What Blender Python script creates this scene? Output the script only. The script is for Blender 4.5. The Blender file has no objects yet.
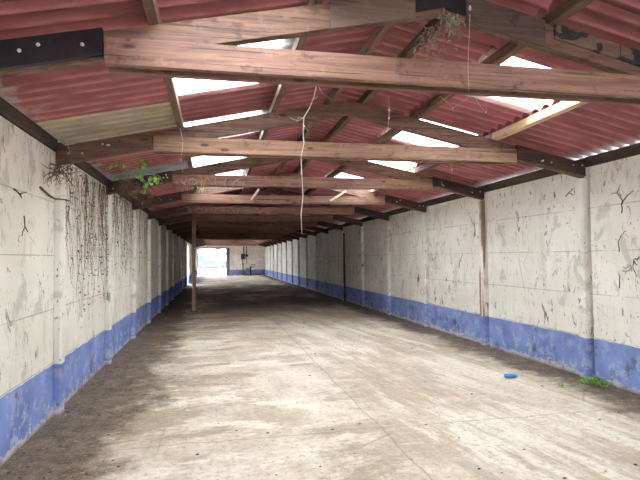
import bpy, math, random
from mathutils import Vector, Matrix
rnd = random.Random(11)
C = bpy.context.scene.collection

# ------------------------------------------------------------------ layout
WL, WR = -1.634, 4.749            # inner wall faces
P, Y2 = 2.545, 5.85               # truss spacing, position of the second truss
XM = (WL + WR) / 2
HALF = (WR - WL) / 2
ZE, SL = 2.607, 0.2156            # rafter underside at the wall, roof slope
NEAR, FAR = -6.3, Y2 + 17 * P + 0.05
NF = 18                           # trusses 1..18
RD = 0.175                        # rafter depth


def fy(n):
    return Y2 + (n - 2) * P


def zb(x):
    return ZE + SL * (HALF - abs(x - XM))


# ------------------------------------------------------------------ helpers
class MB:
    def __init__(s):
        s.v, s.f, s.sm = [], [], []

    def face(s, idx, smooth=False):
        s.f.append(idx)
        s.sm.append(smooth)

    def box(s, lo, hi):
        s.prism([(lo[0], lo[2]), (hi[0], lo[2]), (hi[0], hi[2]), (lo[0], hi[2])], lo[1], hi[1])

    def prism(s, poly, y0, y1):
        """polygon in XZ (anticlockwise seen from -Y) extruded along Y"""
        n, b = len(poly), len(s.v)
        s.v += [(x, y0, z) for x, z in poly] + [(x, y1, z) for x, z in poly]
        s.face(tuple(b + i for i in range(n)))
        s.face(tuple(b + n + i for i in reversed(range(n))))
        for i in range(n):
            j = (i + 1) % n
            s.face((b + j, b + i, b + n + i, b + n + j))

    def prism_x(s, poly, x0, x1):
        """polygon in YZ extruded along X"""
        n, b = len(poly), len(s.v)
        s.v += [(x0, y, z) for y, z in poly] + [(x1, y, z) for y, z in poly]
        s.face(tuple(b + i for i in reversed(range(n))))
        s.face(tuple(b + n + i for i in range(n)))
        for i in range(n):
            j = (i + 1) % n
            s.face((b + i, b + j, b + n + j, b + n + i))

    def prism_z(s, poly, z0, z1):
        n, b = len(poly), len(s.v)
        s.v += [(x, y, z0) for x, y in poly] + [(x, y, z1) for x, y in poly]
        s.face(tuple(b + i for i in reversed(range(n))))
        s.face(tuple(b + n + i for i in range(n)))
        for i in range(n):
            j = (i + 1) % n
            s.face((b + i, b + j, b + n + j, b + n + i))

    def tube(s, pts, r0, r1=None, n=5, cap=True):
        r1 = r0 if r1 is None else r1
        pts = [Vector(p) for p in pts]
        m = len(pts)
        rings = []
        ref = Vector((0.31, 0.2, 0.93)).normalized()
        for i, p in enumerate(pts):
            t = (pts[min(i + 1, m - 1)] - pts[max(i - 1, 0)]).normalized()
            a = t.cross(ref)
            if a.length < 1e-3:
                a = t.cross(Vector((1, 0, 0)))
            a.normalize()
            b = t.cross(a)
            r = r0 + (r1 - r0) * i / (m - 1)
            k = len(s.v)
            s.v += [tuple(p + a * r * math.cos(2 * math.pi * j / n) + b * r * math.sin(2 * math.pi * j / n)) for j in range(n)]
            rings.append(k)
        for i in range(m - 1):
            for j in range(n):
                q = (j + 1) % n
                s.face((rings[i] + j, rings[i] + q, rings[i + 1] + q, rings[i + 1] + j), True)
        if cap:
            s.face(tuple(rings[0] + j for j in reversed(range(n))))
            s.face(tuple(rings[-1] + j for j in range(n)))

    def lathe(s, c, prof, n=16, axis='Z'):
        """profile [(r, h)] round an axis through c"""
        k = len(s.v)
        for r, h in prof:
            for j in range(n):
                a = 2 * math.pi * j / n
                u, w = r * math.cos(a), r * math.sin(a)
                d = {'Z': (u, w, h), 'Y': (u, h, w), 'X': (h, u, w)}[axis]
                s.v.append((c[0] + d[0], c[1] + d[1], c[2] + d[2]))
        for i in range(len(prof) - 1):
            for j in range(n):
                q = (j + 1) % n
                s.face((k + i * n + j, k + i * n + q, k + (i + 1) * n + q, k + (i + 1) * n + j), True)
        s.face(tuple(k + j for j in reversed(range(n))))
        e = k + (len(prof) - 1) * n
        s.face(tuple(e + j for j in range(n)))

    def leaf(s, p, d, nrm, L, W, lobes=False):
        """a little folded leaf with a raised midrib"""
        p, d, nrm = Vector(p), Vector(d).normalized(), Vector(nrm).normalized()
        sd = d.cross(nrm).normalized()
        nrm = sd.cross(d).normalized()
        k = len(s.v)
        if lobes:
            out = [(0.02, 0), (0.10, .42), (0.38, .5), (0.5, .36), (0.72, .4), (1.0, 0)]
        else:
            out = [(0.0, 0), (0.25, .4), (0.55, .5), (0.82, .25), (1.0, 0)]
        mid = [tuple(p + d * L * t - nrm * 0.06 * L * math.sin(math.pi * t)) for t, w in out]
        s.v += mid
        for sg in (1, -1):
            q = len(s.v)
            s.v += [tuple(p + d * L * t + sd * sg * W * w + nrm * 0.1 * L * w) for t, w in out]
            for i in range(len(out) - 1):
                f = (k + i, k + i + 1, q + i + 1, q + i)
                s.face(f if sg > 0 else f[::-1], True)

    def build(s, name, mat, parent=None, bevel=0.0, weld=False):
        me = bpy.data.meshes.new(name)
        me.from_pydata(s.v, [], s.f)
        me.polygons.foreach_set('use_smooth', s.sm)
        me.materials.append(mat)
        me.update()
        o = bpy.data.objects.new(name, me)
        C.objects.link(o)
        if parent is not None:
            o.parent = parent
            o.matrix_parent_inverse = Matrix.Translation(-Vector(parent.location))
        if bevel:
            b = o.modifiers.new('edge', 'BEVEL')
            b.width = bevel
            b.segments = 2
            b.limit_method = 'ANGLE'
        return o


def tag(o, label, cat, group=None, kind=None):
    o['label'] = label
    o['category'] = cat
    if group:
        o['group'] = group
    if kind:
        o['kind'] = kind
    return o


def struct(o, label=None, cat=None):
    o['kind'] = 'structure'
    if label:
        o['label'] = label
        o['category'] = cat
    return o


def thing(name, loc, label, cat, group=None):
    o = bpy.data.objects.new(name, None)
    C.objects.link(o)
    o.location = loc
    return tag(o, label, cat, group)


ORD = ['zeroth', 'first', 'second', 'third', 'fourth', 'fifth', 'sixth', 'seventh', 'eighth', 'ninth', 'tenth', 'eleventh',
       'twelfth', 'thirteenth', 'fourteenth', 'fifteenth', 'sixteenth', 'seventeenth', 'eighteenth', 'nineteenth']


# ------------------------------------------------------------------ materials
class NT:
    def __init__(s, name, rough=0.8):
        s.m = bpy.data.materials.new(name)
        s.m.use_nodes = True
        s.t = s.m.node_tree
        s.b = s.t.nodes['Principled BSDF']
        s.b.inputs['Roughness'].default_value = rough
        s.pos = s.t.nodes.new('ShaderNodeNewGeometry').outputs['Position']

    def n(s, typ, **kw):
        nd = s.t.nodes.new(typ)
        for k, v in kw.items():
            setattr(nd, k, v)
        return nd

    def l(s, a, b):
        s.t.links.new(a, b)

    def sock(s, inp, v):
        if hasattr(v, 'links'):
            s.l(v, inp)
        elif isinstance(v, (tuple, list)) and len(v) == 3 and inp.type == 'RGBA':
            inp.default_value = (*v, 1)
        else:
            inp.default_value = v

    def noise(s, scale, detail=4, rough=0.55, off=(0, 0, 0), vec=None, dist=0.0):
        mp = s.n('ShaderNodeMapping')
        s.l(vec or s.pos, mp.inputs['Vector'])
        mp.inputs['Scale'].default_value = scale if isinstance(scale, (tuple, list)) else (scale,) * 3
        s.sock(mp.inputs['Location'], off)
        nd = s.n('ShaderNodeTexNoise')
        nd.inputs['Scale'].default_value = 1.0
        nd.inputs['Detail'].default_value = detail
        nd.inputs['Roughness'].default_value = rough
        nd.inputs['Distortion'].default_value = dist
        s.l(mp.outputs[0], nd.inputs['Vector'])
        return nd.outputs['Fac']

    def voro(s, scale, feature='F1', out='Distance', off=(0, 0, 0), rnd_=1.0):
        mp = s.n('ShaderNodeMapping')
        s.l(s.pos, mp.inputs['Vector'])
        mp.inputs['Scale'].default_value = scale if isinstance(scale, (tuple, list)) else (scale,) * 3
        mp.inputs['Location'].default_value = off
        nd = s.n('ShaderNodeTexVoronoi')
        nd.feature = feature
        nd.inputs['Scale'].default_value = 1.0
        nd.inputs['Randomness'].default_value = rnd_
        s.l(mp.outputs[0], nd.inputs['Vector'])
        return nd.outputs[out]

    def ramp(s, v, a, b, smooth=True):
        nd = s.n('ShaderNodeMapRange')
        nd.interpolation_type = 'SMOOTHSTEP' if smooth else 'LINEAR'
        nd.clamp = True
        s.sock(nd.inputs['Value'], v)
        nd.inputs['From Min'].default_value = min(a, b)
        nd.inputs['From Max'].default_value = max(a, b)
        nd.inputs['To Min'].default_value = 0 if a < b else 1
        nd.inputs['To Max'].default_value = 1 if a < b else 0
        return nd.outputs[0]

    def math(s, op, a, b=0.0, c=0.0):
        nd = s.n('ShaderNodeMath', operation=op)
        s.sock(nd.inputs[0], a)
        s.sock(nd.inputs[1], b)
        s.sock(nd.inputs[2], c)
        return nd.outputs[0]

    def mul(s, a, b):
        return s.math('MULTIPLY', a, b)

    def mix(s, f, a, b, mode='MIX'):
        nd = s.n('ShaderNodeMix', data_type='RGBA', blend_type=mode)
        s.sock(nd.inputs[0], f)
        s.sock(nd.inputs[6], a)
        s.sock(nd.inputs[7], b)
        return nd.outputs[2]

    def xyz(s):
        nd = s.n('ShaderNodeSeparateXYZ')
        s.l(s.pos, nd.inputs[0])
        return nd.outputs

    def bump(s, h, strength=0.3, dist=0.02):
        nd = s.n('ShaderNodeBump')
        nd.inputs['Strength'].default_value = strength
        nd.inputs['Distance'].default_value = dist
        s.l(h, nd.inputs['Height'])
        s.l(nd.outputs[0], s.b.inputs['Normal'])

    def color(s, v):
        s.sock(s.b.inputs['Base Color'], v)
        return s.m

    def rand(s):
        return s.n('ShaderNodeObjectInfo').outputs['Random']


def plain(name, col, rough=0.6, metal=0.0, var=0.25, scale=12):
    t = NT(name, rough)
    t.b.inputs['Metallic'].default_value = metal
    f = t.noise(scale)
    t.color(t.mix(t.ramp(f, .3, .7), tuple(c * (1 - var) for c in col), tuple(min(1, c * (1 + var)) for c in col)))
    return t.m


def wall_mat(name, joints=True, marks=1.0, band=True, rust=0.0, warm=0.0):
    t = NT(name, 0.85)
    X, Y, Z = t.xyz()
    c = t.mix(t.ramp(t.noise((1.1, 1.1, 1.5), 5), .32, .68), (.86, .835 - warm * .02, .785 - warm * .05), (.76, .73 - warm * .02, .67 - warm * .05))
    c = t.mix(t.mul(t.ramp(t.noise((5, 5, 1.2), 6, .65), .52, .74), .5), c, (.50, .46, .40))       # water streaks
    if joints:
        fr = t.math('FRACT', t.math('DIVIDE', t.math('ADD', Z, t.math('MULTIPLY', t.noise((.7, .7, .1)), .014)), .553))
        line = t.ramp(t.math('ABSOLUTE', t.math('SUBTRACT', fr, .5)), .486, .4985)
        line = t.mul(line, t.ramp(t.noise(2.2, 3), .30, .55))
        c = t.mix(t.mul(line, .65), c, (.23, .20, .17))
    hair = t.voro((1.4, 1.4, 1.1), 'DISTANCE_TO_EDGE')
    c = t.mix(t.mul(t.ramp(hair, .006, .0), t.mul(t.ramp(t.noise(1.3, 2, off=(4, 1, 2)), .55, .62), .6)), c, (.25, .22, .19))
    m1 = t.ramp(t.noise((13, 13, 4.2), 5, .62, dist=.6), .585 - .025 * (marks - 1), .64)
    m1 = t.mul(m1, t.ramp(t.noise(1.6, 2, off=(3, 7, 1)), .50, .62))
    c = t.mix(t.mul(m1, .9), c, (.10, .072, .055))
    m2 = t.ramp(t.noise((30, 30, 18), 3, .6), .635, .68)
    m2 = t.mul(m2, t.ramp(t.noise(2.1, 3, off=(8, 1, 5)), .46, .60))
    c = t.mix(t.mul(m2, .85), c, (.11, .085, .07))
    m3 = t.ramp(t.noise((5.5, 5.5, 3.4), 6, .72, dist=1.2, off=(2, 9, 4)), .615, .66)
    c = t.mix(t.mul(m3, .75), c, (.17, .135, .115))
    m4 = t.ramp(t.noise((3, 3, 2), 6, .7, dist=.8, off=(12, 3, 6)), .56, .62)
    c = t.mix(t.mul(m4, .45), c, (.38, .35, .32))
    if rust:
        r = t.ramp(t.noise((14, 14, 1.0), 5, .6, off=(1, 5, 2)), .45, .56)
        c = t.mix(t.mul(r, rust), c, (.20, .105, .05))
    if band:
        edge = t.math('ADD', Z, t.math('MULTIPLY', t.math('SUBTRACT', t.noise((5, 5, 5), 3), .5), .035))
        isb = t.ramp(edge, .537, .525)
        bl = t.mix(t.ramp(t.noise((2.5, 2.5, 2.5), 5), .3, .7), (.245, .33, .68), (.155, .22, .51))
        sc = t.ramp(t.noise((5, 5, 6), 6, .75, off=(9, 2, 4)), .50, .60)
        low = t.ramp(Z, .55, .05)
        bl = t.mix(t.mul(sc, t.math('ADD', .25, t.mul(low, .55))), bl, (.50, .53, .66))
        chip = t.ramp(t.math('ADD', t.noise((6, 6, 9), 5, .7, off=(2, 2, 9)), t.mul(t.ramp(Z, .14, .0), .26)), .64, .68)
        bl = t.mix(t.mul(chip, .85), bl, (.62, .59, .54))
        st = t.ramp(t.noise((3.2, 3.2, 2.4), 5, .68, off=(5, 8, 0)), .58, .68)
        bl = t.mix(t.mul(st, .75), bl, (.09, .085, .10))
        c = t.mix(isb, c, bl)
        dirt = t.ramp(t.math('ADD', Z, t.mul(t.noise((7, 7, 3), 4), .10)), .10, .045)
        c = t.mix(t.mul(dirt, .7), c, (.20, .15, .11))
    t.bump(t.noise((20, 20, 20), 6, .65), .35, .01)
    return t.color(c)


def wood_mat(name, axis, col, dark, gray=0.0):
    """weathered sawn timber, grain along the given axis"""
    t = NT(name, 0.72)
    sc = {'X': (1.3, 26, 26), 'Y': (26, 1.3, 26), 'Z': (26, 26, 1.3)}[axis]
    ri = t.rand()
    cb = t.n('ShaderNodeCombineXYZ')
    for i in range(3):
        t.l(t.math('MULTIPLY', ri, 37.0 + 11 * i), cb.inputs[i])
    g = t.noise(sc, 6, .68, off=cb.outputs[0], dist=.7)
    c = t.mix(t.ramp(g, .38, .64), col, dark)
    big = t.noise({'X': (.9, 3, 3), 'Y': (3, .9, 3), 'Z': (3, 3, .9)}[axis], 3, off=cb.outputs[0])
    c = t.mix(t.mul(t.ramp(big, .45, .72), .55), c, tuple(x * .62 for x in dark))
    kn = t.voro({'X': (2.6, 7, 7), 'Y': (7, 2.6, 7), 'Z': (7, 7, 2.6)}[axis], off=(3, 1, 2))
    c = t.mix(t.mul(t.ramp(kn, .17, .09), .8), c, (.035, .022, .018))
    crack = t.noise({'X': (.7, 30, 42), 'Y': (30, .7, 42), 'Z': (30, 42, .7)}[axis], 3, .5, off=cb.outputs[0])
    c = t.mix(t.mul(t.ramp(crack, .60, .64), .75), c, (.05, .032, .025))
    blot = t.noise((7, 7, 9), 5, .65, off=cb.outputs[0])
    c = t.mix(t.mul(t.ramp(blot, .56, .68), .6), c, tuple(x * .4 for x in dark))
    c = t.mix(t.mul(t.ramp(blot, .42, .34), .35), c, tuple(min(1, x * 1.35) for x in col))
    br = t.math('ADD', .82, t.math('MULTIPLY', ri, .36))
    hs = t.n('ShaderNodeHueSaturation')
    t.l(c, hs.inputs['Color'])
    t.l(br, hs.inputs['Value'])
    hs.inputs['Saturation'].default_value = 1 - gray
    t.bump(g, .35, .006)
    return t.color(hs.outputs[0])


def flaky_mat(name, axis='X'):
    """black paint that flakes off brown boards"""
    t = NT(name, .6)
    f = t.noise((4.5, 4.5, 9), 5, .55, dist=.5)
    pale = t.mix(t.ramp(t.noise((2, 20, 24), 4), .3, .7), (.22, .15, .115), (.14, .09, .07))
    c = t.mix(t.ramp(f, .50, .53), (.022, .022, .028), pale)
    t.bump(f, .2, .005)
    return t.color(c)


def sheet_mat(name, c1, c2, moss):
    t = NT(name, .7)
    ri = t.rand()
    X, Y, Z = t.xyz()
    c = t.mix(t.ramp(t.noise((2.2, 3.5, 2.2), 5), .3, .7), c1, c2)
    c = t.mix(t.mul(t.ramp(t.noise((1.0, 22, 1.0), 4, .6), .50, .70), .35), c, tuple(x * .55 for x in c2))
    c = t.mix(t.mul(t.ramp(t.noise((30, 30, 30), 4), .62, .72), .45), c, moss)
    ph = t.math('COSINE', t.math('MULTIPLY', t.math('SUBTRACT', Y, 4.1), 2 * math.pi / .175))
    crest_light = t.mul(t.ramp(ph, -.55, -.98), t.ramp(t.noise((3, 8, 3), 4), .35, .6))  # low crests painted lighter, standing in for light on the corrugations
    c = t.mix(t.mul(crest_light, .55), c, tuple(min(1, x * 1.5 + .07) for x in c1))
    grim = t.mul(t.ramp(ph, .2, .95), t.ramp(t.noise((2, 5, 2), 4, off=(3, 3, 3)), .3, .6))  # hollows painted darker in place of shade between the waves
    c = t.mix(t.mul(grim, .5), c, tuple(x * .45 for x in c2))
    # paint worn to bare grey cement at the eaves ends
    d = t.math('ABSOLUTE', t.math('SUBTRACT', X, XM))
    worn = t.ramp(t.math('ADD', d, t.math('MULTIPLY', t.math('SUBTRACT', t.noise((4, 4, 4), 4), .5), t.mix(t.ramp(X, 0, 2), (.9, .9, .9), (.25, .25, .25)))), HALF - .13, HALF + .02)
    c = t.mix(t.mul(worn, .85), c, (.50, .46, .46))
    hs = t.n('ShaderNodeHueSaturation')
    t.l(c, hs.inputs['Color'])
    t.l(t.math('ADD', .88, t.math('MULTIPLY', ri, .24)), hs.inputs['Value'])
    t.bump(t.noise(60, 3), .2, .004)
    return t.color(hs.outputs[0])


def clear_sheet_mat():
    t = NT('translucent sheeting', .5)
    nt = t.t
    spots = t.ramp(t.noise((9, 16, 9), 5, .65), .655, .70)
    grime = t.ramp(t.noise((1.8, 2.6, 1.8), 4, .6), .48, .72)
    col = t.mix(t.mul(grime, .35), (.94, .95, .93), (.70, .66, .56))
    col = t.mix(t.mul(spots, .9), col, (.09, .07, .05))
    tl = t.n('ShaderNodeBsdfTranslucent')
    tp = t.n('ShaderNodeBsdfTransparent')
    t.l(col, tl.inputs['Color'])
    t.l(col, tp.inputs['Color'])
    mx = t.n('ShaderNodeMixShader')
    mx.inputs[0].default_value = .62
    t.l(tl.outputs[0], mx.inputs[1])
    t.l(tp.outputs[0], mx.inputs[2])
    out = [n for n in nt.nodes if n.type == 'OUTPUT_MATERIAL'][0]
    t.l(mx.outputs[0], out.inputs['Surface'])
    return t.m


def floor_mat():
    t = NT('worn concrete floor', .8)
    X, Y, Z = t.xyz()
    c = t.mix(t.ramp(t.noise((.7, .55, 1), 7, .68), .40, .60), (.70, .61, .49), (.50, .40, .295))
    # long wheel-worn streaks
    rot = t.n('ShaderNodeMapping')
    t.l(t.pos, rot.inputs['Vector'])
    rot.inputs['Rotation'].default_value = (0, 0, math.radians(-8))
    v = rot.outputs[0]
    s1 = t.noise((3.2, .42, 1), 8, .74, vec=v)
    side = t.ramp(X, 1.0, 2.2)
    c = t.mix(t.mul(t.mul(t.ramp(s1, .50, .60), .85), t.math('ADD', .35, t.mul(side, .65))), c, (.81, .75, .65))
    c = t.mix(t.mul(t.mul(t.ramp(s1, .47, .38), .6), t.math('ADD', .3, t.mul(side, .7))), c, (.37, .31, .25))
    # pale scraped patches lying across the floor on the left
    s2 = t.noise((.75, 2.1, 1), 7, .72, off=(5, 2, 0), dist=.4)
    lft = t.ramp(X, 2.2, 1.0)
    c = t.mix(t.mul(t.mul(t.ramp(s2, .52, .60), .9), lft), c, (.80, .735, .62))
    s3 = t.noise((.65, 1.1, 1), 7, .7, off=(1, 8, 0), dist=.3)
    c = t.mix(t.mul(t.mul(t.ramp(s3, .50, .58), .8), lft), c, (.36, .28, .185))
    # soil swept up against the walls; mid-shed dirt also darkened with painted-in shade
    nz = t.math('MULTIPLY', t.math('SUBTRACT', t.noise((.9, .8, 1), 6, .65, off=(0, 3, 0)), .5), 1.9)
    nz = t.math('ADD', nz, t.math('MULTIPLY', t.math('SUBTRACT', t.noise((3.2, 3.8, 1), 7, .75), .5), 1.3))
    dl = t.math('ADD', t.math('SUBTRACT', X, WL), nz)
    dr = t.math('ADD', t.math('SUBTRACT', WR, X), t.math('MULTIPLY', nz, .8))
    soil_shade = t.math('MAXIMUM', t.ramp(dl, 1.15, .60), t.ramp(dr, .80, .35))
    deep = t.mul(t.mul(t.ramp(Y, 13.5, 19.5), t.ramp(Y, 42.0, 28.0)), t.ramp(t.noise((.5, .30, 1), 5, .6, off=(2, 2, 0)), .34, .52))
    soil_shade = t.math('MAXIMUM', soil_shade, t.mul(deep, .97))
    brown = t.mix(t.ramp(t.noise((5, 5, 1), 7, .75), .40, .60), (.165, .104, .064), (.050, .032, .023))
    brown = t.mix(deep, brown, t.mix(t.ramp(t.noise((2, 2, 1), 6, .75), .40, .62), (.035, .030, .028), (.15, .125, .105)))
    c = t.mix(t.mul(soil_shade, .93), c, brown)
    # joints between the poured strips and random cracks
    jx = t.ramp(t.math('ABSOLUTE', t.math('SUBTRACT', t.math('ADD', X, t.math('MULTIPLY', t.noise((.1, 1.2, 0), 3), .12)), 1.58)), .016, .003)
    c = t.mix(t.mul(jx, .55), c, (.27, .22, .17))
    wob = t.math('MULTIPLY', t.noise((1.1, .2, 0), 4), .30)
    fr = t.math('FRACT', t.math('DIVIDE', t.math('ADD', t.math('ADD', Y, wob), .62), 3.6))
    jy = t.ramp(t.math('ABSOLUTE', t.math('SUBTRACT', fr, .5)), .0042, .001)
    c = t.mix(t.mul(jy, .5), c, (.25, .20, .16))
    cr = t.voro((.75, .55, 1), 'DISTANCE_TO_EDGE', off=(.3, .2, 0))
    c = t.mix(t.mul(t.ramp(cr, .006, .002), t.mul(t.ramp(t.noise((.8, .8, 1), 3, off=(6, 1, 0)), .52, .58), .4)), c, (.24, .20, .16))
    gr = t.noise((17, 17, 1), 8, .8)
    c = t.mix(t.mul(t.ramp(gr, .50, .62), .6), c, (.33, .27, .205))
    c = t.mix(t.mul(t.ramp(gr, .45, .34), .5), c, (.84, .80, .72))
    sp = t.ramp(t.noise((26, 26, 1), 3, .6), .66, .70)
    c = t.mix(t.mul(sp, .75), c, (.17, .14, .12))
    sp2 = t.ramp(t.noise((48, 30, 1), 3, .6, off=(3, 3, 0)), .66, .70)
    c = t.mix(t.mul(sp2, .5), c, (.84, .81, .76))
    t.bump(t.noise((14, 14, 1), 6, .7), .4, .012)
    return t.color(c)


M = dict(
    wall_l=wall_mat('left wall paint', marks=1.5, warm=.6), wall_r=wall_mat('right wall paint', marks=1.0),
    post=wall_mat('post paint', joints=False, marks=1.2), post_rust=wall_mat('rust stained post paint', joints=False, rust=.85, warm=.5),
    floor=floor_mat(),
    tie=wood_mat('red brown timber', 'X', (.315, .168, .122), (.185, .092, .066)),
    tie_pale=wood_mat('brown timber', 'X', (.36, .21, .135), (.23, .125, .082)),
    rafter=wood_mat('dark brown timber', 'X', (.215, .115, .082), (.115, .06, .045)),
    purlin=wood_mat('purlin timber', 'Y', (.22, .13, .09), (.13, .075, .053)),
    pale_purlin=wood_mat('fresh pine', 'Y', (.72, .52, .33), (.55, .37, .22)),
    dark_purlin=wood_mat('tarred eaves timber', 'Y', (.085, .055, .045), (.04, .028, .026)),
    stained=wood_mat('dark stained boards', 'X', (.085, .045, .040), (.045, .026, .026)),
    black=plain('black painted board', (.018, .018, .024), .45, var=.5, scale=6),
    flaky=flaky_mat('flaking black paint'),
    plate=wood_mat('plywood plate', 'X', (.24, .155, .12), (.175, .11, .085)),
    plate_dark=wood_mat('sooty plywood plate', 'X', (.15, .098, .082), (.095, .062, .054)),
    prop=wood_mat('prop timber', 'Z', (.36, .25, .17), (.22, .15, .105)),
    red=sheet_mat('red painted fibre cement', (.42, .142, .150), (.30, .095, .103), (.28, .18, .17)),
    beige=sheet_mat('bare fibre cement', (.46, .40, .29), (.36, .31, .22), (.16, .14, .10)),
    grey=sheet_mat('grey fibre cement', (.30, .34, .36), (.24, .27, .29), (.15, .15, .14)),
    clear=clear_sheet_mat(),
    nail=plain('nail heads', (.75, .75, .78), .35, .6),
    stem=plain('dry stems', (.15, .10, .07), .9, var=.5),
    pod=plain('dry leaves', (.095, .060, .045), .9, var=.6),
    root=plain('pale dry root', (.62, .56, .48), .9),
    fluff=plain('grey dead plant', (.30, .28, .22), .95, var=.4),
    web=plain('dusty cobweb', (.70, .66, .60), 1.0),
    ivy=plain('ivy leaves', (.23, .46, .10), .5, var=.5),
    ivystem=plain('green stems', (.40, .40, .20), .7),
    weed=plain('weed leaves', (.19, .40, .07), .6, var=.5),
    litter=plain('litter', (.10, .075, .055), .9, var=.5),
    blue=plain('blue plastic', (.04, .22, .62), .3, var=.1),
    bluecap=plain('pale blue cap', (.25, .45, .75), .4, var=.1),
    rustpipe=plain('rusty iron', (.11, .045, .03), .8, var=.5),
    iron=plain('dark iron', (.055, .058, .065), .5, .3),
    greybox=plain('grey enamel', (.23, .25, .28), .5),
    jamb=plain('door frame paint', (.13, .14, .19), .6),
    render=plain('pale render', (.78, .76, .72), .9, var=.06, scale=2),
    brickish=plain('dark pinkish wall', (.060, .050, .049), .9, var=.15, scale=3),
    teal=plain('teal paint', (.022, .050, .052), .5, var=.1),
    asphalt=plain('pale yard concrete', (.62, .61, .58), .9, var=.08, scale=1.5),
    tile=plain('roof tiles', (.42, .24, .18), .8),
    white=plain('car paint white', (.060, .066, .072), .4, var=.03),
    silver=plain('car paint grey', (.030, .034, .040), .4, 0, var=.05),
    glassy=plain('dark window glass', (.02, .028, .034), .3, var=.1),
    tyre=plain('tyre rubber', (.03, .03, .03), .8),
)

# ------------------------------------------------------------------ room shell
b = MB()
b.box((WL - .25, NEAR, -.2), (WR + .25, FAR + .2, 0))
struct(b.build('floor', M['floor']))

SIDE_OPEN = (fy(12) + 1.0, fy(13) - .14)       # a doorway in the left wall deep in the shed
WT = 2.755
b = MB()
b.box((WL - .12, NEAR, 0.0), (WL, SIDE_OPEN[0], WT))
b.box((WL - .12, SIDE_OPEN[1], 0.0), (WL, FAR, WT))
b.box((WL - .12, SIDE_OPEN[0], 2.45), (WL, SIDE_OPEN[1], WT))
struct(b.build('wall_left', M['wall_l']))
b = MB()
pl = [(WR, NEAR)]
for n in range(1, 19):
    g0, g1 = fy(n) - .125, fy(n) - .073
    pl += [(WR, g0), (WR + .09, g0), (WR + .09, g1), (WR, g1)]
pl += [(WR, FAR)]
for i in range(len(pl) - 1):
    k = len(b.v)
    b.v += [(*pl[i], 0), (*pl[i + 1], 0), (*pl[i + 1], WT), (*pl[i], WT)]
    b.face((k + 3, k + 2, k + 1, k))
b.box((WR + .10, NEAR, 0.0), (WR + .14, FAR, WT))
b.box((WR + .004, NEAR, WT - .004), (WR + .10, FAR, WT))
struct(b.build('wall_right', M['wall_r']))
# far gable wall with the vehicle doorway on its left
DX0, DX1, DZ = -1.47, 1.10, 2.53
b = MB()
gt = lambda x: zb(x) + RD + .05
b.prism([(DX1, 0), (WR, 0), (WR, WT), (DX1, WT)], FAR, FAR + .15)
b.prism([(WL, 0), (DX0, 0), (DX0, WT), (WL, WT)], FAR, FAR + .15)
b.prism([(DX0, DZ), (DX1, DZ), (DX1, WT), (DX0, WT)], FAR, FAR + .15)
b.prism([(WL, WT), (WR, WT), (WR, gt(WR)), (XM, gt(XM)), (WL, gt(WL))], FAR, FAR + .15)
struct(b.build('wall_back', M['wall_r']))
b = MB()
b.prism([(2.9, 0), (WR, 0), (WR, WT), (2.9, WT)], NEAR - .15, NEAR)
b.prism([(WL, 0), (.4, 0), (.4, WT), (WL, WT)], NEAR - .15, NEAR)
b.prism([(WL, WT), (WR, WT), (WR, gt(WR)), (XM, gt(XM)), (WL, gt(WL))], NEAR - .15, NEAR)
struct(b.build('wall_front', M['wall_r']))
b = MB()
b.box((DX1, FAR - .05, 0), (DX1 + .34, FAR - .003, DZ + .06))
b.box((DX0 - .10, FAR - .05, 0), (DX0, FAR - .003, DZ + .06))
b.box((DX0 - .10, FAR - .05, DZ), (DX1 + .10, FAR - .003, DZ + .12))
struct(b.build('trim_1', M['jamb'], bevel=.006))

# ------------------------------------------------------------------ corrugated roof
PITCH, AMP = .175, .0285
SW = 1.05
Y0S = 4.1               # a seam between two sheets
ROWS = [('eaves', HALF + .30, 1.90), ('middle', 2.02, .87), ('ridge', 1.0, .0)]       # distance from the ridge line: low end, high end


def corr(side, d0, d1, y0, y1, lift, mb, nl=3):
    """one corrugated sheet: waves run along Y, corrugations run down the slope"""
    n = max(2, int(round((y1 - y0) / PITCH * 12)))
    th = .006
    base = len(mb.v)
    for top in (0, 1):
        for i in range(n + 1):
            y = y0 + (y1 - y0) * i / n
            w = AMP * (2 * (.5 + .5 * math.cos(2 * math.pi * (y - Y0S) / PITCH)) ** .55 - 1)
            for j in range(nl + 1):
                d = d0 + (d1 - d0) * j / nl
                x = XM + side * d
                z = ZE + SL * (HALF - d) + RD + .092 + AMP + w + lift + (th if top else 0)
                mb.v.append((x, y, z))
    N = (n + 1) * (nl + 1)
    ix = lambda t, i, j: base + t * N + i * (nl + 1) + j
    for i in range(n):
        for j in range(nl):
            f = (ix(1, i, j), ix(1, i + 1, j), ix(1, i + 1, j + 1), ix(1, i, j + 1))
            g = (ix(0, i, j + 1), ix(0, i + 1, j + 1), ix(0, i + 1, j), ix(0, i, j))
            mb.face(f if side > 0 else f[::-1], True)
            mb.face(g if side > 0 else g[::-1], True)
    for i in range(n):
        for j in (0, nl):
            f = (ix(0, i, j), ix(0, i + 1, j), ix(1, i + 1, j), ix(1, i, j))
            mb.face(f)
    for j in range(nl):
        for i in (0, n):
            mb.face((ix(0, i, j), ix(0, i, j + 1), ix(1, i, j + 1), ix(1, i, j)))


def seam(side, k):
    return Y0S + SW * k - ((-.03 if side < 0 else .10) if k == 1 else 0)


def is_clear(row, k):
    return row == 'middle' and ((k % 2 == 0 and k not in (8, 10)) or k == -3)


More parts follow.
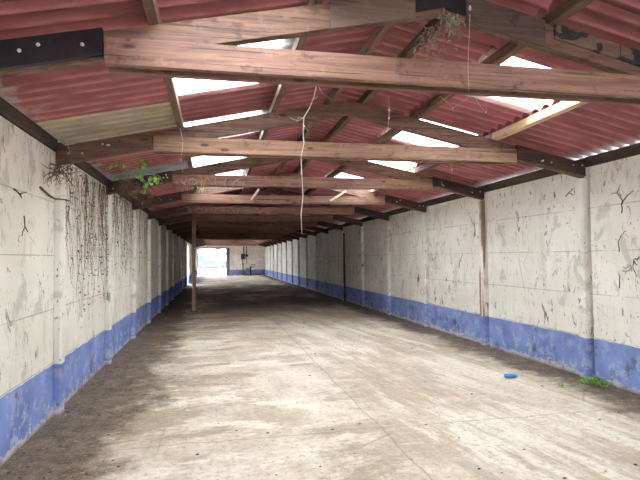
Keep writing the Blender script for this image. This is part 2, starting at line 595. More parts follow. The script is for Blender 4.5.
K0, K1 = -1, 12            # sheets that the photograph shows one by one
RANK = {}
for side, sname in ((-1, 'left'), (1, 'right')):
    for r, (row, d0, d1) in enumerate(ROWS):
        RANK.clear()
        for k in range(K0, K1):
            y0, y1 = seam(side, k), seam(side, k + 1)
            mb = MB()
            corr(side, d0, d1 + .002, y0 - .03, y1 + .03, .024 * r + (.009 if k % 2 else 0), mb)
            mat, colr = 'red', 'faded red'
            if is_clear(row, k):
                mat, colr = 'clear', 'bright translucent'
            elif row == 'eaves' and side < 0 and k == 1:
                mat, colr = 'beige', 'bare beige'
            elif row == 'eaves' and side < 0 and k == 4:
                mat, colr = 'grey', 'bluish grey'
            mid = (y0 + y1) / 2
            n = int((mid - fy(1)) // P) + 1
            RANK[n] = RANK.get(n, 0) + 1
            if n < 1:
                where = 'just before the nearest truss'
            else:
                where = '%s past the %s truss' % (ORD[RANK[n]], 'nearest' if n == 1 else ORD[n])
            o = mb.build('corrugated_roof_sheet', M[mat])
            tag(o, '%s %s-row sheet of the %s roof slope, %s' % (colr, row, sname, where), 'roof sheet',
                '%s sheets of the %s roof slope' % ('translucent' if mat == 'clear' else 'corrugated', sname))
# the remaining roof: above and behind the viewer, and the dim length of the shed
b = MB()
bc = MB()
for side in (-1, 1):
    for r, (row, d0, d1) in enumerate(ROWS):
        for ka, kb in ((-10, K0), (K1, 43)):
            for k in range(ka, kb):
                y0, y1 = Y0S + SW * k, min(Y0S + SW * (k + 1), FAR + .15)
                far_light = k in (30, 34, 38)
                tgt = bc if (is_clear(row, k) and ((k == -3 and side > 0) or (k == -2 and side < 0) or far_light)) else b
                corr(side, d0, d1 + .002, y0 - .03, y1 + .03, .024 * r + (.009 if k % 2 else 0), tgt, 1)
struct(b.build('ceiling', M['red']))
struct(bc.build('ceiling_skylights', M['clear']))
b = MB()
for s in (-1, 1):
    pl = [(XM, gt(XM) + .14), (XM + s * .2, gt(XM) + .14 - .045), (XM + s * .2, gt(XM) + .15 - .045), (XM, gt(XM) + .15)]
    b.prism(pl if s > 0 else pl[::-1], NEAR, FAR)
struct(b.build('trim_2', M['red']))

# ------------------------------------------------------------------ concrete posts
for n in range(1, 19):
    for side, sname in ((-1, 'left'), (1, 'right')):
        x = WL if side < 0 else WR
        w, pr = .145, .075
        y = fy(n)
        b = MB()
        # rebated post: a wide back and a slightly narrower chamfered face
        xs = -side
        pts = [(x + xs * .002, y - w / 2), (x + xs * pr * .8, y - w / 2), (x + xs * pr, y - w / 2 + .014), (x + xs * pr, y + w / 2 - .014),
               (x + xs * pr * .8, y + w / 2), (x + xs * .002, y + w / 2)]
        b.prism_z(pts if xs < 0 else pts[::-1], 0.001, ZE - .012)
        rusty = (side > 0 and n == 3)
        o = b.build('concrete_post', M['post_rust' if rusty else 'post'], bevel=.005)
        if side > 0:
            lab = {1: 'white concrete post on the right wall, under the nearest truss', 2: 'white concrete post with blue foot on the right wall beside the green weeds',
                   3: 'rust-streaked concrete post on the right wall under the third truss'}.get(
                n, 'white concrete post on the right wall, %s beyond the rust-streaked post' % ORD[n - 3])
        else:
            lab = {1: 'white concrete post on the left wall, under the nearest truss', 2: 'white concrete post with blue foot on the left wall, just before the dry creepers'}.get(
                n, 'white concrete post on the left wall, %s beyond the post where creepers start' % ORD[n - 2])
        tag(o, lab, 'post', 'concrete posts on the %s wall' % sname)

# ------------------------------------------------------------------ roof trusses
def slope_board(mb, x0, x1, lo, hi, y0, y1):
    """board that follows the roof slope between x0 and x1 (may not cross the ridge)"""
    mb.prism([(x0, zb(x0) + lo), (x1, zb(x1) + lo), (x1, zb(x1) + hi), (x0, zb(x0) + hi)], y0, y1)


TX0, TX1, TZ0, TZ1 = -.64, 3.74, 2.7715, 2.941
for n in range(1, NF + 1):
    y = fy(n)
    if n == 1:
        lab = 'nearest roof truss with plywood plates and black boards on its rafters'
    elif n == 2:
        lab = 'second roof truss, its ridge joint in full view below the red sheets'
    elif n == 6:
        lab = 'roof truss standing on the lone wooden prop'
    else:
        lab = 'brown timber roof truss, %s one from the camera end' % ORD[n]
    t = thing('roof_truss', (XM, y, ZE), lab, 'roof truss', 'timber roof trusses')
    for s in (-1, 1):
        b = MB()
        e = XM + s * (HALF - .004)
        if s < 0:
            slope_board(b, e, XM, 0, RD, y - .04, y + .04)
        else:
            slope_board(b, XM, e, 0, RD, y - .04, y + .04)
        b.build('rafter', M['rafter'], t, bevel=.004)
    for yy in (-1, 1):
        b = MB()
        j = rnd.uniform(-.004, .004)
        b.box((TX0 + j, y + yy * .066 - .025, TZ0), (TX1 + j, y + yy * .066 + .025, TZ1))
        b.build('tie_beam', M['tie_pale' if n in (2,) else 'tie'], t, bevel=.004)
    # boards nailed over the rafter feet, outside the tie beam
    for s in (-1, 1):
        b = MB()
        xa, xb = (WL + .02, TX0 - .012) if s < 0 else (TX1 + .012, WR - .02)
        slope_board(b, xa, xb, .012, RD + .002, y - .085, y - .041)
        if s < 0:
            mat = {1: 'black', 2: 'rafter'}.get(n, 'stained')
        else:
            mat = {1: 'flaky', 2: 'stained'}.get(n, 'stained')
        sp = b.build('splice_board', M[mat], t, bevel=.003)
        if n == 1:
            sp['label'] = 'black painted board with bright nail heads' if s < 0 else 'board with flaking black paint'
        for q in range(5 if n < 5 else 0):
            xx = xa + (xb - xa) * rnd.uniform(.1, .95)
            zz = zb(xx) + rnd.uniform(.04, .14)
            nb = MB()
            nb.lathe((xx, y - .0855, zz), [(.012, 0), (.012, -.003), (.007, -.007), (.001, -.008)], 8, 'Y')
            nb.build('nail_head', M['nail'], sp)
    if n == 1:
        b = MB()
        slope_board(b, .76, 1.36, -.012, RD + .01, y - .062, y - .041)
        o = b.build('gusset_plate', M['plate'], t, bevel=.002)
        o['label'] = 'pale plywood plate'
        b = MB()
        slope_board(b, 1.74, 2.36, -.012, RD + .01, y - .062, y - .041)
        o = b.build('gusset_plate', M['plate_dark'], t, bevel=.002)
        o['label'] = 'sooty plywood plate'
        b = MB()
        slope_board(b, 1.365, XM, .03, RD, y - .060, y - .041)
        slope_board(b, XM, 1.735, .03, RD, y - .060, y - .041)
        b.build('gusset_plate', M['black'], t, bevel=.002)['label'] = 'black plate at the ridge'
        for xa, xb in ((2.44, 2.985), (2.995, 3.70)):
            b = MB()
            slope_board(b, xa, xb, .075, RD + .015, y - .060, y - .041)
            o = b.build('splice_board', M['flaky'], t, bevel=.002)
            o['label'] = 'board with flaking black paint'

# ------------------------------------------------------------------ purlins
def purlin(dist, side, y0, y1, mat, lab, w=.062, dz=.088):
    x = XM + side * dist
    b = MB()
    xa, xb = x - w / 2, x + w / 2
    o_ = RD + .002
    b.prism([(xa, zb(xa) + o_), (xb, zb(xb) + o_), (xb, zb(xb) + o_ + dz), (xa, zb(xa) + o_ + dz)], y0, y1)
    o = b.build('purlin', M[mat], bevel=.004)
    tag(o, lab, 'purlin', 'purlins under the %s roof slope' % ('left' if side < 0 else 'right'))


SPANS = [(NEAR, fy(1)), (fy(1), fy(2)), (fy(2), fy(3)), (fy(3), fy(4)), (fy(4), fy(5)), (fy(5), fy(6)), (fy(6), fy(12)), (fy(12), FAR)]
POSN = [(.20, 'beside the ridge'), (.88, 'upper'), (1.92, 'lower')]
for side, sname in ((-1, 'left'), (1, 'right')):
    for d, pn in POSN:
        for i, (a, c) in enumerate(SPANS):
            mat, adj = 'purlin', 'brown'
            if side > 0 and pn == 'lower' and i in (1, 3):
                mat, adj = 'pale_purlin', 'pale fresh'
            if i == 0:
                where = 'overhead, before the nearest truss'
            elif i < 6:
                where = 'from the %s truss to the %s' % ('nearest' if i == 1 else ORD[i], ORD[i + 1])
            else:
                where = 'in the dim stretch behind the wooden prop' if i == 6 else 'at the far end above the doorway'
            pp = '%s ridge purlin of the %s roof slope, %s' if pn.startswith('beside') else '%s ' + pn + ' purlin of the %s roof slope, %s'
            purlin(d, side, a + .003, c - .003, mat, pp % (adj, sname, where))
# eaves beams lying on the wall heads
for side, sname in ((-1, 'left'), (1, 'right')):
    for a, c, wh in ((NEAR, fy(2), 'near end'), (fy(2), fy(6), 'from second truss to the prop'), (fy(6), FAR, 'in the dark far length')):
        b = MB()
        x = WL if side < 0 else WR
        xa, xb = sorted((x + side * .10, x - side * (-.004)))
        b.box((xa, a + .003, WT + .001), (xb, c - .003, WT + .114))
        o = b.build('eaves_beam', M['dark_purlin'], bevel=.005)
        tag(o, 'dark timber beam along the top of the %s wall, %s' % (sname, wh), 'beam', 'eaves beams')
        b2 = MB()
        xi = sorted((x - side * .004 , x - side * .034))
        for p in range(20):
            ya = (fy(p) + .055, fy(p + 1) - .09)
            ya = (max(ya[0], a + .003, NEAR), min(ya[1], c - .003))
            if ya[1] - ya[0] > .3:
                b2.box((xi[0], ya[0], WT - .020), (xi[1], ya[1], WT + .108))
        b2.build('batten', M['dark_purlin'], o, bevel=.003)

# ------------------------------------------------------------------ wooden prop
PX, PY = -.60, fy(6)
t = thing('wooden_prop', (PX, PY, 0), 'lone square wooden prop standing on the floor under a tie beam', 'prop')
b = MB()
b.box((PX - .055, PY - .05, .028), (PX + .055, PY + .05, TZ0 - .004 if False else 2.765))
b.build('shaft', M['prop'], t, bevel=.006)
b = MB()
b.box((PX - .10, PY - .09, .001), (PX + .10, PY + .09, .028))
b.build('base_plate', M['iron'], t, bevel=.003)
b = MB()
b.tube([(PX + .056, PY - .02, 2.46), (PX + .40, PY - .02, 2.755)], .014, n=6)
b.build('brace', M['prop'], t)

# ------------------------------------------------------------------ camera
f, yaw, pitch, roll, cy = 511.14, .2045, .03226, -.01069, 1.224
fw = Vector((math.sin(yaw), math.cos(yaw), 0))
rt = Vector((math.cos(yaw), -math.sin(yaw), 0))
up = Vector((0, 0, 1))
fw, up = fw * math.cos(pitch) + up * math.sin(pitch), up * math.cos(pitch) - fw * math.sin(pitch)
c_, s_ = math.cos(roll), math.sin(roll)
rc, uc = rt * c_ + up * s_, up * c_ - rt * s_
cam = bpy.data.objects.new('camera', bpy.data.cameras.new('camera'))
C.objects.link(cam)
mw = Matrix((rc, uc, -fw)).transposed().to_4x4()
mw.translation = (0, 0, 1.6)
cam.matrix_world = mw
cam.data.sensor_width = 36
cam.data.lens = f * 36 / 640
cam.data.shift_y = cy / 640
cam.data.clip_start, cam.data.clip_end = .05, 500
bpy.context.scene.camera = cam
EYE = Vector((0, 0, 1.6))


def at(u, v, Y):
    """place in the shed that the photograph shows at pixel (u, v), at distance Y along the shed"""
    d = fw * f + rc * (u - 320) - uc * (v - 240 - cy)
    return EYE + d * (Y / d.y)


# ------------------------------------------------------------------ plants
def wander(p, steps, step, down, amp, clampx=None, ylim=(-99, 99)):
    pts = [Vector(p)]
    d = Vector((0, rnd.uniform(-.3, .3), -1))
    for i in range(steps):
        d = (d + Vector((0, rnd.uniform(-amp, amp), -down * .25))).normalized()
        q = pts[-1] + d * step * rnd.uniform(.7, 1.3)
        q.x = pts[-1].x + rnd.uniform(-.008, .008)
        q.y = min(max(q.y, ylim[0]), ylim[1])
        if clampx:
            q.x = min(max(q.x, clampx[0]), clampx[1])
        pts.append(q)
    return pts


def creeper(ya, yb, count, lab, longest, pods):
    t = thing('hanging_creeper', (WL, (ya + yb) / 2, 2.6), lab, 'creeper', 'dead creepers on the left wall')
    st, pd = MB(), MB()
    for i in range(count):
        y = rnd.uniform(ya, yb)
        L = longest * rnd.uniform(.25, 1.0)
        pts = wander((WL + rnd.uniform(.012, .05), y, 2.70), max(4, int(L / .085)),   .085, 1.0, .55, (WL + .010, WL + .075), (ya, yb))
        pts = [p for p in pts if p.z > .12]
        r = rnd.uniform(.0012, .0036)
        st.tube(pts, r, r * .5, 4, False)
        for p in pts[1:]:
            for q in range(2):
                if rnd.random() < pods:
                    d = Vector((rnd.uniform(.1, .8), rnd.uniform(-1, 1), rnd.uniform(-1, .3)))
                    L2 = rnd.uniform(.014, .036)
                    pd.leaf(p + Vector((.004, 0, 0)), d, (1, .2, .3), L2, L2 * rnd.uniform(.5, .9))
        if rnd.random() < .8 and len(pts) > 6:          # side twig
            p = pts[rnd.randrange(2, len(pts) - 2)]
            tw = wander(p, rnd.randint(5, 11), .07, .12, .9, (WL + .012, WL + .08), (ya, yb))
            st.tube(tw, r * .7, r * .3, 4, False)
    st.build('stem', M['stem'], t)
    o = pd.build('withered_leaves', M['pod'], t)
    o['kind'] = 'stuff'


creeper(fy(2) + .14, fy(3) - .12, 62, 'dense dead brown creeper hanging down the left wall past the first post', 1.95, .30)
creeper(fy(3) + .15, fy(4) - .1, 46, 'dead creeper on the left wall below the green hanging ivy', 1.7, .24)
creeper(fy(4) + .15, fy(5) - .3, 18, 'sparse dead creeper on the left wall before the dark stretch', 1.5, .18)

# tangles of dead roots lodged at the eaves
for (u, v, Y, lab, rad) in ((118, 186, 8.0, 'brown tangle of dead roots at the left eaves beside the ivy', .26), (139, 197, 10.2, 'dark bird-nest tangle of dead twigs at the left eaves behind the ivy', .26),
                            (47, 170, 5.45, 'small dark clump of dead roots at the head of the nearest left post', .10)):
    c = at(u, v, Y)
    c.x = max(c.x, WL + .10)
    b = MB()
    for i in range(130 if rad > .2 else 30):
        p = c + Vector((abs(rnd.gauss(0, rad * .35)) + (.03 if rad > .2 else 0), rnd.gauss(0, rad * .6), rnd.gauss(0, rad * .25)))
        pts = [p]
        d = Vector((rnd.gauss(0, 1), rnd.gauss(0, 1), rnd.gauss(-.2, .8))).normalized()
        for q in range(5):
            d = (d + Vector((rnd.gauss(0, .6), rnd.gauss(0, .6), rnd.gauss(-.1, .5)))).normalized()
            pts.append(pts[-1] + d * .045)
        for q in pts:
            q.x = max(q.x, WL + .008)
        b.tube(pts, .0055, .002, 4, False)
    tag(b.build('hanging_root_tangle', M['stem']), lab, 'roots')

def on_wall(u, v, x):
    d = fw * f + rc * (u - 320) - uc * (v - 240 - cy)
    return EYE + d * (x / d.x)


SCRAPS = [(WR - .006, [[(622, 213), (622, 200), (617, 193), (611, 194)], [(622, 203), (628, 195), (634, 191)], [(617, 194), (619, 188)]], 'forked scrap of dead ivy high on the right wall, nearest the viewer'),
          (WR - .006, [[(639, 257), (634, 260), (633, 268), (637, 277)], [(634, 262), (638, 265)]], 'curled scrap of dead ivy on the right wall at the edge of view'),
          (WR - .006, [[(620, 252), (618, 241), (622, 235), (626, 231)]], 'hooked scrap of dead ivy halfway up the right wall below the forked scrap'),
          (WR - .006, [[(619, 287), (620, 277), (618, 274)]], 'short dark scrap of dead ivy low on the right wall near the weeds'),
          (WR - .006, [[(566, 196), (569, 192), (577, 187)], [(569, 193), (574, 195)]], 'brown scrap of dead ivy under the right foot of the second truss'),
          (WR - .006, [[(459, 267), (460, 260), (463, 254)], [(460, 260), (462, 262)]], 'dark slanting scrap of dead ivy left of the rust-streaked post'),
          (WR - .006, [[(475, 236), (475, 226), (472, 222), (470, 216)]], 'thin scrap of dead ivy close to the head of the rust-streaked post'),
          (WL + .006, [[(14, 190), (20, 194), (27, 192)], [(20, 194), (22, 198)]], 'small dark scrap of dead ivy on the left wall near the viewer'),
          (WL + .006, [[(24, 216), (25, 226), (22, 236)], [(25, 226), (28, 232)]], 'long dark scrap of dead ivy halfway up the nearest left wall panel')]
for x, lines, lab in SCRAPS:
    b = MB()
    for ln in lines:
        pts = [on_wall(u, v, x) for u, v in ln]
        fine = []
        for i in range(len(pts) - 1):
            for q in range(3):
                fine.append(pts[i].lerp(pts[i + 1], q / 3) + Vector((0, rnd.gauss(0, .006), rnd.gauss(0, .006))))
        fine.append(pts[-1])
        b.tube(fine, .0065, .0035, 5)
    tag(b.build('hanging_ivy_scrap', M['stem']), lab, 'dead ivy', 'scraps of dead ivy on the walls')
c = at(50, 192, 5.72)
b = MB()
b.tube([Vector((WL + .012, 5.3, 2.30)), Vector((WL + .02, 5.55, 2.25)), Vector((WL + .02, 5.735, 2.24)), Vector((WL + .105, 5.745, 2.235)), Vector((WL + .105, 5.955, 2.245)), Vector((WL + .02, 5.965, 2.25))], .013, .006, 6)
tag(b.build('hanging_root_loop', M['stem']), 'thick dark root gripping round the nearest left wall post', 'root')

for (u, v, Y, ru, lab) in ((430, 38, fy(1) + .16, .075, 'grey clump of cobweb and dead plants hanging behind the ridge of the nearest truss'),
                           (452, 22, fy(1) - .11, .030, 'small grey-green clump of dead plant on the sooty plate at the ridge')):
    c = at(u, v, Y)
    b = MB()
    for i in range(55):
        p = c + Vector((rnd.gauss(0, ru), rnd.gauss(0, .015), rnd.gauss(0, ru * .9)))
        pts = [p]
        for q in range(4):
            pts.append(pts[-1] + Vector((rnd.gauss(0, .014), rnd.gauss(0, .006), rnd.gauss(-.012, .014))))
        b.tube(pts, .0032, .0015, 4, False)
        if i % 2:
            b.leaf(p, (rnd.gauss(0, 1), -.2, rnd.gauss(0, 1)), (0, -1, .2), .022, .014)
    tag(b.build('hanging_clump', M['fluff']), lab, 'dead plant')

# green ivy hanging under the left roof slope
c0 = at(112, 176, 7.2)
t = thing('hanging_ivy', c0, 'green ivy spray hanging under the left roof slope from the eaves', 'ivy')
st, lf = MB(), MB()
runs = [[(100, 172), (118, 166), (133, 172), (146, 182), (156, 188), (168, 193)], [(112, 176), (124, 180), (138, 178), (148, 186), (152, 196), (147, 199)],
        [(105, 170), (116, 160), (126, 152), (132, 149)], [(122, 166), (136, 168), (146, 174), (158, 176), (162, 181)], [(130, 160), (137, 163), (144, 160)],
        [(133, 172), (139, 166), (140, 158), (134, 152)]]
for rn in runs:
    pts = [at(u, v, 7.2 + .05 * i) for i, (u, v) in enumerate(rn)]
    fine = []
    for i in range(len(pts) - 1):
        for q in range(4):
            fine.append(pts[i].lerp(pts[i + 1], q / 4) + Vector((rnd.gauss(0, .006), rnd.gauss(0, .01), rnd.gauss(0, .006))))
    fine.append(pts[-1])
    st.tube(fine, .0042, .002, 5, False)
spots = [(130, 149), (126, 153), (119, 161), (117, 165), (122, 163), (136, 155), (140, 159), (143, 162), (145, 165), (147, 163), (137, 167), (140, 170), (138, 172), (141, 174),
         (137, 175), (150, 178), (153, 177), (156, 176), (158, 179), (160, 182), (155, 181), (151, 183), (144, 185), (146, 188), (143, 190), (120, 170), (124, 166), (109, 166), (108, 164),
         (142, 178), (139, 163), (148, 186), (161, 177), (157, 183)]
for u, v in spots:
    for q in range(rnd.choice((1, 1, 2))):
        p = at(u + rnd.uniform(-2, 2), v + rnd.uniform(-2, 2), 7.2 + rnd.uniform(-.05, .25))
        d = Vector((rnd.uniform(-1, 1), rnd.uniform(-.4, .4), rnd.uniform(-1, .4)))
        lf.leaf(p, d, (rnd.uniform(-.5, .3), -1, rnd.uniform(-.2, .6)), rnd.uniform(.035, .060), rnd.uniform(.04, .060), True)
st.build('stem', M['ivystem'], t)
lf.build('leaves', M['ivy'], t)['kind'] = 'stuff'

# pale dead root hanging from the nearest truss
t0 = at(317, 88, fy(1) + .12)
t = thing('hanging_root', t0, 'long pale dead root dangling from the nearest tie beam into the middle of view', 'root')
b = MB()
Yh = fy(1) + .12
main = [(317, 83), (314, 97), (309, 109), (304, 117), (303, 131), (304, 143), (301, 158), (302, 176), (303, 196), (301, 215), (302, 234)]
b.tube([at(u, v, Yh) for u, v in main], .0042, .0025, 6)
for br in ([(317, 83), (322, 93), (332, 100)], [(304, 117), (298, 121), (290, 118)], [(304, 119), (299, 117), (296, 122)], [(303, 124), (308, 131)], [(312, 101), (318, 96)]):
    b.tube([at(u, v, Yh) for u, v in br], .003, .0015, 5)
b.build('root', M['root'], t)

# cobwebs and dusty strands
webs = [((470, 14), [(470, 14), (469, 40), (468, 66), (469, 92)], fy(1) - .12, 'long cobweb thread with a dust knot hanging past the nearest tie beam'),
        ((452, 98), [(440, 96), (453, 108), (468, 98)], fy(1) + .14, 'cobweb loop hanging under the right half of the nearest tie beam'),
        ((387, 97), [(389, 96), (389, 118), (388, 130)], fy(1) + .14, 'thin cobweb thread under the middle of the nearest tie beam'),
        ((484, 99), [(474, 95), (480, 106), (486, 112), (487, 98)], fy(1) + .14, 'hooked cobweb strand under the nearest tie beam, towards the right wall'),
        ((181, 130), [(180, 128), (183, 142), (181, 160), (183, 172)], fy(2) - .12, 'cobweb strand hanging across the left end of the second tie beam'),
        ((450, 158), [(450, 160), (452, 170), (452, 182)], fy(2) + .14, 'thin cobweb thread below the right end of the second tie beam'),
        ((63, 140), [(60, 132), (67, 142), (70, 152)], fy(2) - .15, 'cobweb strand at the left foot of the second truss')]
for c, pts, Y, lab in webs:
    b = MB()
    q = [at(u, v, Y) for u, v in pts]
    b.tube(q, .0016, .0012, 4)
    if 'knot' in lab:
        b.lathe(at(470, 8, Y), [(.001, -.022), (.008, -.012), (.010, 0), (.006, .014), (.001, .02)], 8)
    else:
        m = q[len(q) // 2]
        b.lathe(m, [(.001, -.010), (.006, -.004), (.006, .004), (.001, .010)], 7)
    tag(b.build('hanging_cobweb', M['web']), lab, 'cobweb', 'cobweb strands on the trusses')
# wispy dead grass stuck on the ties at the left
for (u, v, Y, w, lab) in ((212, 180, fy(3) - .12, .55, 'wispy dead grass caught on the third tie beam'), (216, 208, fy(5) - .12, .8, 'wispy dead grass hanging from the fifth tie beam')):
    b = MB()
    for i in range(26):
        p = at(u, v, Y) + Vector((rnd.uniform(-w, w), rnd.uniform(-.012, .012), rnd.uniform(-.04, .05)))
        pts = [p]
        d = Vector((rnd.gauss(0, 1), rnd.gauss(0, .05), rnd.gauss(-.5, .4))).normalized()
        for q in range(4):
            d = (d + Vector((rnd.gauss(0, .4), 0, rnd.gauss(-.25, .3)))).normalized()
            pts.append(pts[-1] + d * .05)
        b.tube(pts, .0022, .001, 4, False)
    tag(b.build('hanging_dead_grass', M['root']), lab, 'dead grass', kind='stuff')
# broken battens lying on the ties
for (a, c, Y, lab) in (((330, 201), (346, 191), fy(4) - .12, 'short pale broken batten leaning on a tie beam right of the hanging root'),
                       ((251, 200), (259, 189), fy(4) - .12, 'short pale broken batten leaning on a tie beam left of the hanging root')):
    p, q = at(*a, Y), at(*c, Y)
    b = MB()
    d = (q - p).normalized()
    nn = Vector((-d.z, 0, d.x)) * .022
    b.prism([((p - nn).x, (p - nn).z), ((q - nn).x, (q - nn).z), ((q + nn).x, (q + nn).z), ((p + nn).x, (p + nn).z)], Y - .012, Y + .012)
    tag(b.build('hanging_batten', M['pale_purlin'], bevel=.002), lab, 'batten', 'broken battens')

# weeds by the right post
wx, wy = WR - .17, fy(2) - .34
t = thing('weed_tuft', (wx, wy, 0), 'green weed tuft growing on the floor at the foot of the right wall', 'weed')
lf = MB()
for i in range(150):
    a, r = rnd.uniform(0, 6.28), abs(rnd.gauss(0, .13))
    p = Vector((wx + r * math.cos(a) * .65, wy + r * math.sin(a), rnd.uniform(0.004, .085) * max(.15, 1 - r / .32)))
    p.x = min(p.x, WR - .06)
    lf.leaf(p, (math.cos(a) * .6, math.sin(a) * .8, rnd.uniform(.1, .9)), (0, -.4, 1), rnd.uniform(.03, .06), rnd.uniform(.02, .035))
lf.build('leaves', M['weed'], t)['kind'] = 'stuff'
t = thing('weed_sprig', (wx - .46, wy + .02, 0), 'small flat green weed sprig on the floor left of the weed tuft', 'weed')
lf = MB()
for i in range(40):
    a, r = rnd.uniform(0, 6.28), abs(rnd.gauss(0, .07))
    lf.leaf((wx - .46 + r * math.cos(a), wy + .02 + r * math.sin(a), rnd.uniform(.003, .02)), (math.cos(a), math.sin(a), .3), (0, 0, 1), rnd.uniform(.02, .04), .018)
lf.build('leaves', M['weed'], t)['kind'] = 'stuff'

# squashed blue bottle
bx, by = 3.80, 6.10
t = thing('plastic_bottle', (bx, by, 0), 'small squashed blue plastic bottle lying on the floor near the right wall', 'bottle')
b = MB()
prof = [(.004, -.085), (.030, -.083), (.036, -.070), (.035, -.03), (.031, -.01), (.035, .012), (.034, .045), (.020, .066), (.012, .072)]
b.lathe((0, 0, 0), prof, 18, 'X')
o = b.build('body', M['blue'], t)
c = MB()
c.lathe((0, 0, 0), [(.014, .070), (.014, .090), (.011, .092)], 14, 'X')
o2 = c.build('cap', M['bluecap'], t)
for q in (o, o2):
    q.matrix_parent_inverse = Matrix.Identity(4)
    q.location = (0, 0, .0285)
    q.scale = (1.0, 1.25, .76)
    q.rotation_euler = (0, 0, -.18)

# loose crumbs of soil, dead leaves and chips on the floor
b = MB()
for i in range(420):
    e = rnd.random()
    if e < .40:
        x = WL + abs(rnd.gauss(0, .45)) + .05
    elif e < .62:
        x = WR - abs(rnd.gauss(0, .35)) - .05
    else:
        x = rnd.uniform(WL + .1, WR - .1)
    y = 2.4 + 13 * rnd.random() ** 1.7
    if not WL + .03 < x < WR - .03:
        continue
    r = rnd.uniform(.004, .015)
    k = len(b.v)
    a0 = rnd.uniform(0, 6)
    for j in range(5):
        a = a0 + j * 1.256
        rr = r * rnd.uniform(.6, 1.3)
        b.v.append((x + rr * math.cos(a) * 1.4, y + rr * math.sin(a), .0015))
    b.v.append((x, y, .002 + r * rnd.uniform(.3, .9)))
    for j in range(5):
        b.face((k + j, k + (j + 1) % 5, k + 5))
tag(b.build('floor_debris', M['litter']), 'scattered dark crumbs and dead leaves on the concrete floor', 'debris', kind='stuff')

# rusty downpipe on the right wall
y = fy(7) - .25
b = MB()
b.tube([(WR - .045, y, .004), (WR - .045, y, 2.5)], .035, n=12)
t = thing('drain_pipe', (WR - .045, y, 0), 'rust-brown drain pipe on the right wall in the dim stretch', 'pipe')
b.build('pipe', M['rustpipe'], t)
for z in (.5, 1.3, 2.1):
    c = MB()
    c.lathe((WR - .045, y, z), [(.037, -.02), (.042, -.02), (.042, .02), (.037, .02)], 12)
    c.box((WR - .03, y - .05, z - .012), (WR - .003, y + .05, z + .012))
    c.build('pipe_clip', M['rustpipe'], t)

# ------------------------------------------------------------------ far wall fittings
EX, EY = 2.72, FAR - .004
t = thing('switch_box', (EX, EY, 1.5), 'dark grey electrical switch box with conduits on the far wall', 'switch box')
b = MB()
b.box((EX - .24, EY - .16, 1.52), (EX + .20, EY - .002, 2.06))
b.build('casing', M['greybox'], t, bevel=.02)
b = MB()
b.box((EX - .20, EY - .178, 1.57), (EX + .16, EY - .16, 2.01))
d = b.build('door', M['iron'], t, bevel=.006)
b = MB()
b.lathe((EX + .12, EY - .178, 1.80), [(.022, 0), (.022, -.02), (.012, -.03)], 10, 'Y')
b.build('knob', M['nail'], d)
for x, z0, z1 in ((EX + .05, 2.06, 2.75), (EX + .32, 1.05, 2.75), (EX - .05, .03, 1.52)):
    b = MB()
    b.tube([(x, EY - .035, z0), (x, EY - .035, z1)], .028, n=8)
    b.build('conduit', M['iron'], t)
b = MB()
b.box((EX + .22, EY - .13, 1.75), (EX + .46, EY - .002, 1.98))
b.build('junction_box', M['iron'], t, bevel=.01)

VX, VY = 3.35, FAR - .75
t = thing('bench_grinder_stand', (VX, VY, 0), 'dark iron pedestal machine with a side wheel standing before the far wall', 'machine')
b = MB()
b.lathe((VX, VY, 0), [(.26, .001), (.26, .03), (.10, .06), (.065, .16), (.06, .72), (.09, .76)], 16)
b.build('pedestal', M['iron'], t)
b = MB()
b.box((VX - .14, VY - .11, .76), (VX + .30, VY + .11, .82))
b.build('table', M['iron'], t, bevel=.008)
b = MB()
b.lathe((VX - .28, VY - .05, .52), [(.17, -.015), (.20, -.012), (.20, .012), (.17, .015)], 20, 'Y')
w = b.build('wheel', M['greybox'], t)
b = MB()
b.tube([(VX - .28, VY, .52), (VX, VY + .01, .60)], .022, n=8)
b.build('axle', M['iron'], w)
b = MB()
b.tube([(VX + .05, VY, .82), (VX + .02, VY, .98), (VX + .22, VY, 1.02), (VX + .42, VY, .98)], .030, .02, n=8)
b.build('crank_arm', M['iron'], t)
b = MB()
b.box((VX - .60, FAR - .42, .001), (VX + 1.0, FAR - .12, .09))
tag(b.build('timber_baulk', M['rafter'], bevel=.01), 'dark timber baulk lying on the floor along the far wall', 'timber')

# ------------------------------------------------------------------ outside
def ground_plane(name, lo, hi):
    b = MB()
    b.box((lo[0], lo[1], -.32), (hi[0], hi[1], -.02))
    struct(b.build(name, M['asphalt']))


ground_plane('ground_yard', (-60, FAR + .21), (60, 150))
ground_plane('ground_front', (-60, -60), (60, NEAR - .16))
ground_plane('ground_left', (-60, NEAR), (WL - .26, FAR + .2))
ground_plane('ground_right', (WR + .26, NEAR), (60, FAR + .2))

BY = 92.0
t = thing('yard_building', (0, BY, 0), 'pale rendered building with teal door and window across the yard', 'building')
b = MB()
b.box((-14, BY, -.02), (14, BY + 9, 5.6))
b.build('wall', M['render'], t)
b = MB()
b.prism([(-14.6, 5.6), (14.6, 5.6), (14.6, 5.75), (0, 8.2), (-14.6, 5.75)], BY - .5, BY + 9.5)
b.build('roof', M['tile'], t)
b = MB()
b.box((-14, BY - .12, 2.35), (14, BY - .001, 2.55))
b.build('ledge', M['brickish'], t)
b = MB()
b.box((-3.2, BY - .06, .0), (-1.6, BY - .001, 2.2))
b.build('door', M['teal'], t, bevel=.01)
b = MB()
b.box((.25, BY - .08, 2.85), (1.05, BY - .001, 4.0))
wd = b.build('window', M['teal'], t, bevel=.01)
b = MB()
b.box((.33, BY - .10, 2.95), (.62, BY - .081, 3.9))
b.box((.68, BY - .10, 2.95), (.97, BY - .081, 3.9))
b.build('pane', M['glassy'], wd)
b = MB()
b.box((-9, BY - 3.5, -.02), (9, BY - 3.3, 1.25))
tag(b.build('yard_wall', M['brickish'], bevel=.02), 'low pinkish boundary wall across the yard behind the parked cars', 'wall')


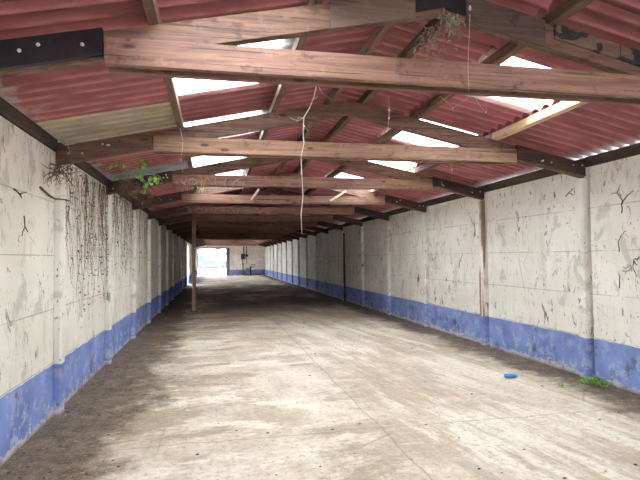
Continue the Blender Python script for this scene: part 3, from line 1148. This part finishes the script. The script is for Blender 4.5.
def car(x, y, rot, mat, lab):
    t = thing('parked_car', (x, y, -.02), lab, 'car', 'cars parked in the yard')
    R = Matrix.Rotation(rot, 4, 'Z')

    def fin(mb, name, m, par=t):
        o = mb.build(name, m)
        o.parent = par
        if par is t:
            o.matrix_parent_inverse = Matrix.Identity(4)
        return o
    t.rotation_euler = (0, 0, rot)
    b = MB()
    b.prism([(-2.05, .28), (1.95, .28), (2.05, .55), (1.9, .78), (1.0, .92), (-1.85, .95), (-2.08, .7)], -.84, .84)
    o = fin(b, 'body', M[mat])
    bv = o.modifiers.new('edge', 'BEVEL'); bv.width = .07; bv.segments = 3
    b = MB()
    b.prism([(-1.75, .93), (1.05, .91), (.35, 1.40), (-1.2, 1.44)], -.70, .70)
    o = fin(b, 'cabin', M['glassy'])
    bv = o.modifiers.new('edge', 'BEVEL'); bv.width = .06; bv.segments = 3
    b = MB()
    b.prism([(-1.28, 1.40), (.38, 1.37), (.30, 1.45), (-1.18, 1.48)], -.66, .66)
    fin(b, 'roof', M[mat])
    for wx_ in (-1.25, 1.3):
        for s in (-1, 1):
            b = MB()
            b.lathe((wx_, s * .76, .31), [(.20, -.10), (.30, -.10), (.31, -.06), (.31, .06), (.30, .10), (.20, .10)], 20, 'Y')
            w = fin(b, 'wheel', M['tyre'])
            b = MB()
            b.lathe((wx_, s * .76, .31), [(.19, -.104), (.19, .104)], 14, 'Y')
            fin(b, 'hubcap', M['nail'], w)


car(-.6, 84, .12, 'silver', 'grey car parked in the yard left of the pale car')
car(4.1, 83, .05, 'white', 'pale car parked in the yard seen at the right of the doorway')

# ------------------------------------------------------------------ light
w = bpy.data.worlds.new('overcast sky')
bpy.context.scene.world = w
w.use_nodes = True
nt = w.node_tree
bg = nt.nodes['Background']
bg.inputs['Color'].default_value = (.86, .93, 1.0, 1)
bg.inputs['Strength'].default_value = 1.0
vs = bpy.context.scene.view_settings
vs.view_transform = 'Standard'
vs.look = 'None'
vs.exposure = 4.4
vs.gamma = 1.0
vs.use_curve_mapping = False
cy_ = bpy.context.scene.cycles
cy_.max_bounces = 14
cy_.diffuse_bounces = 8
cy_.transparent_max_bounces = 16
cy_.use_denoising = True
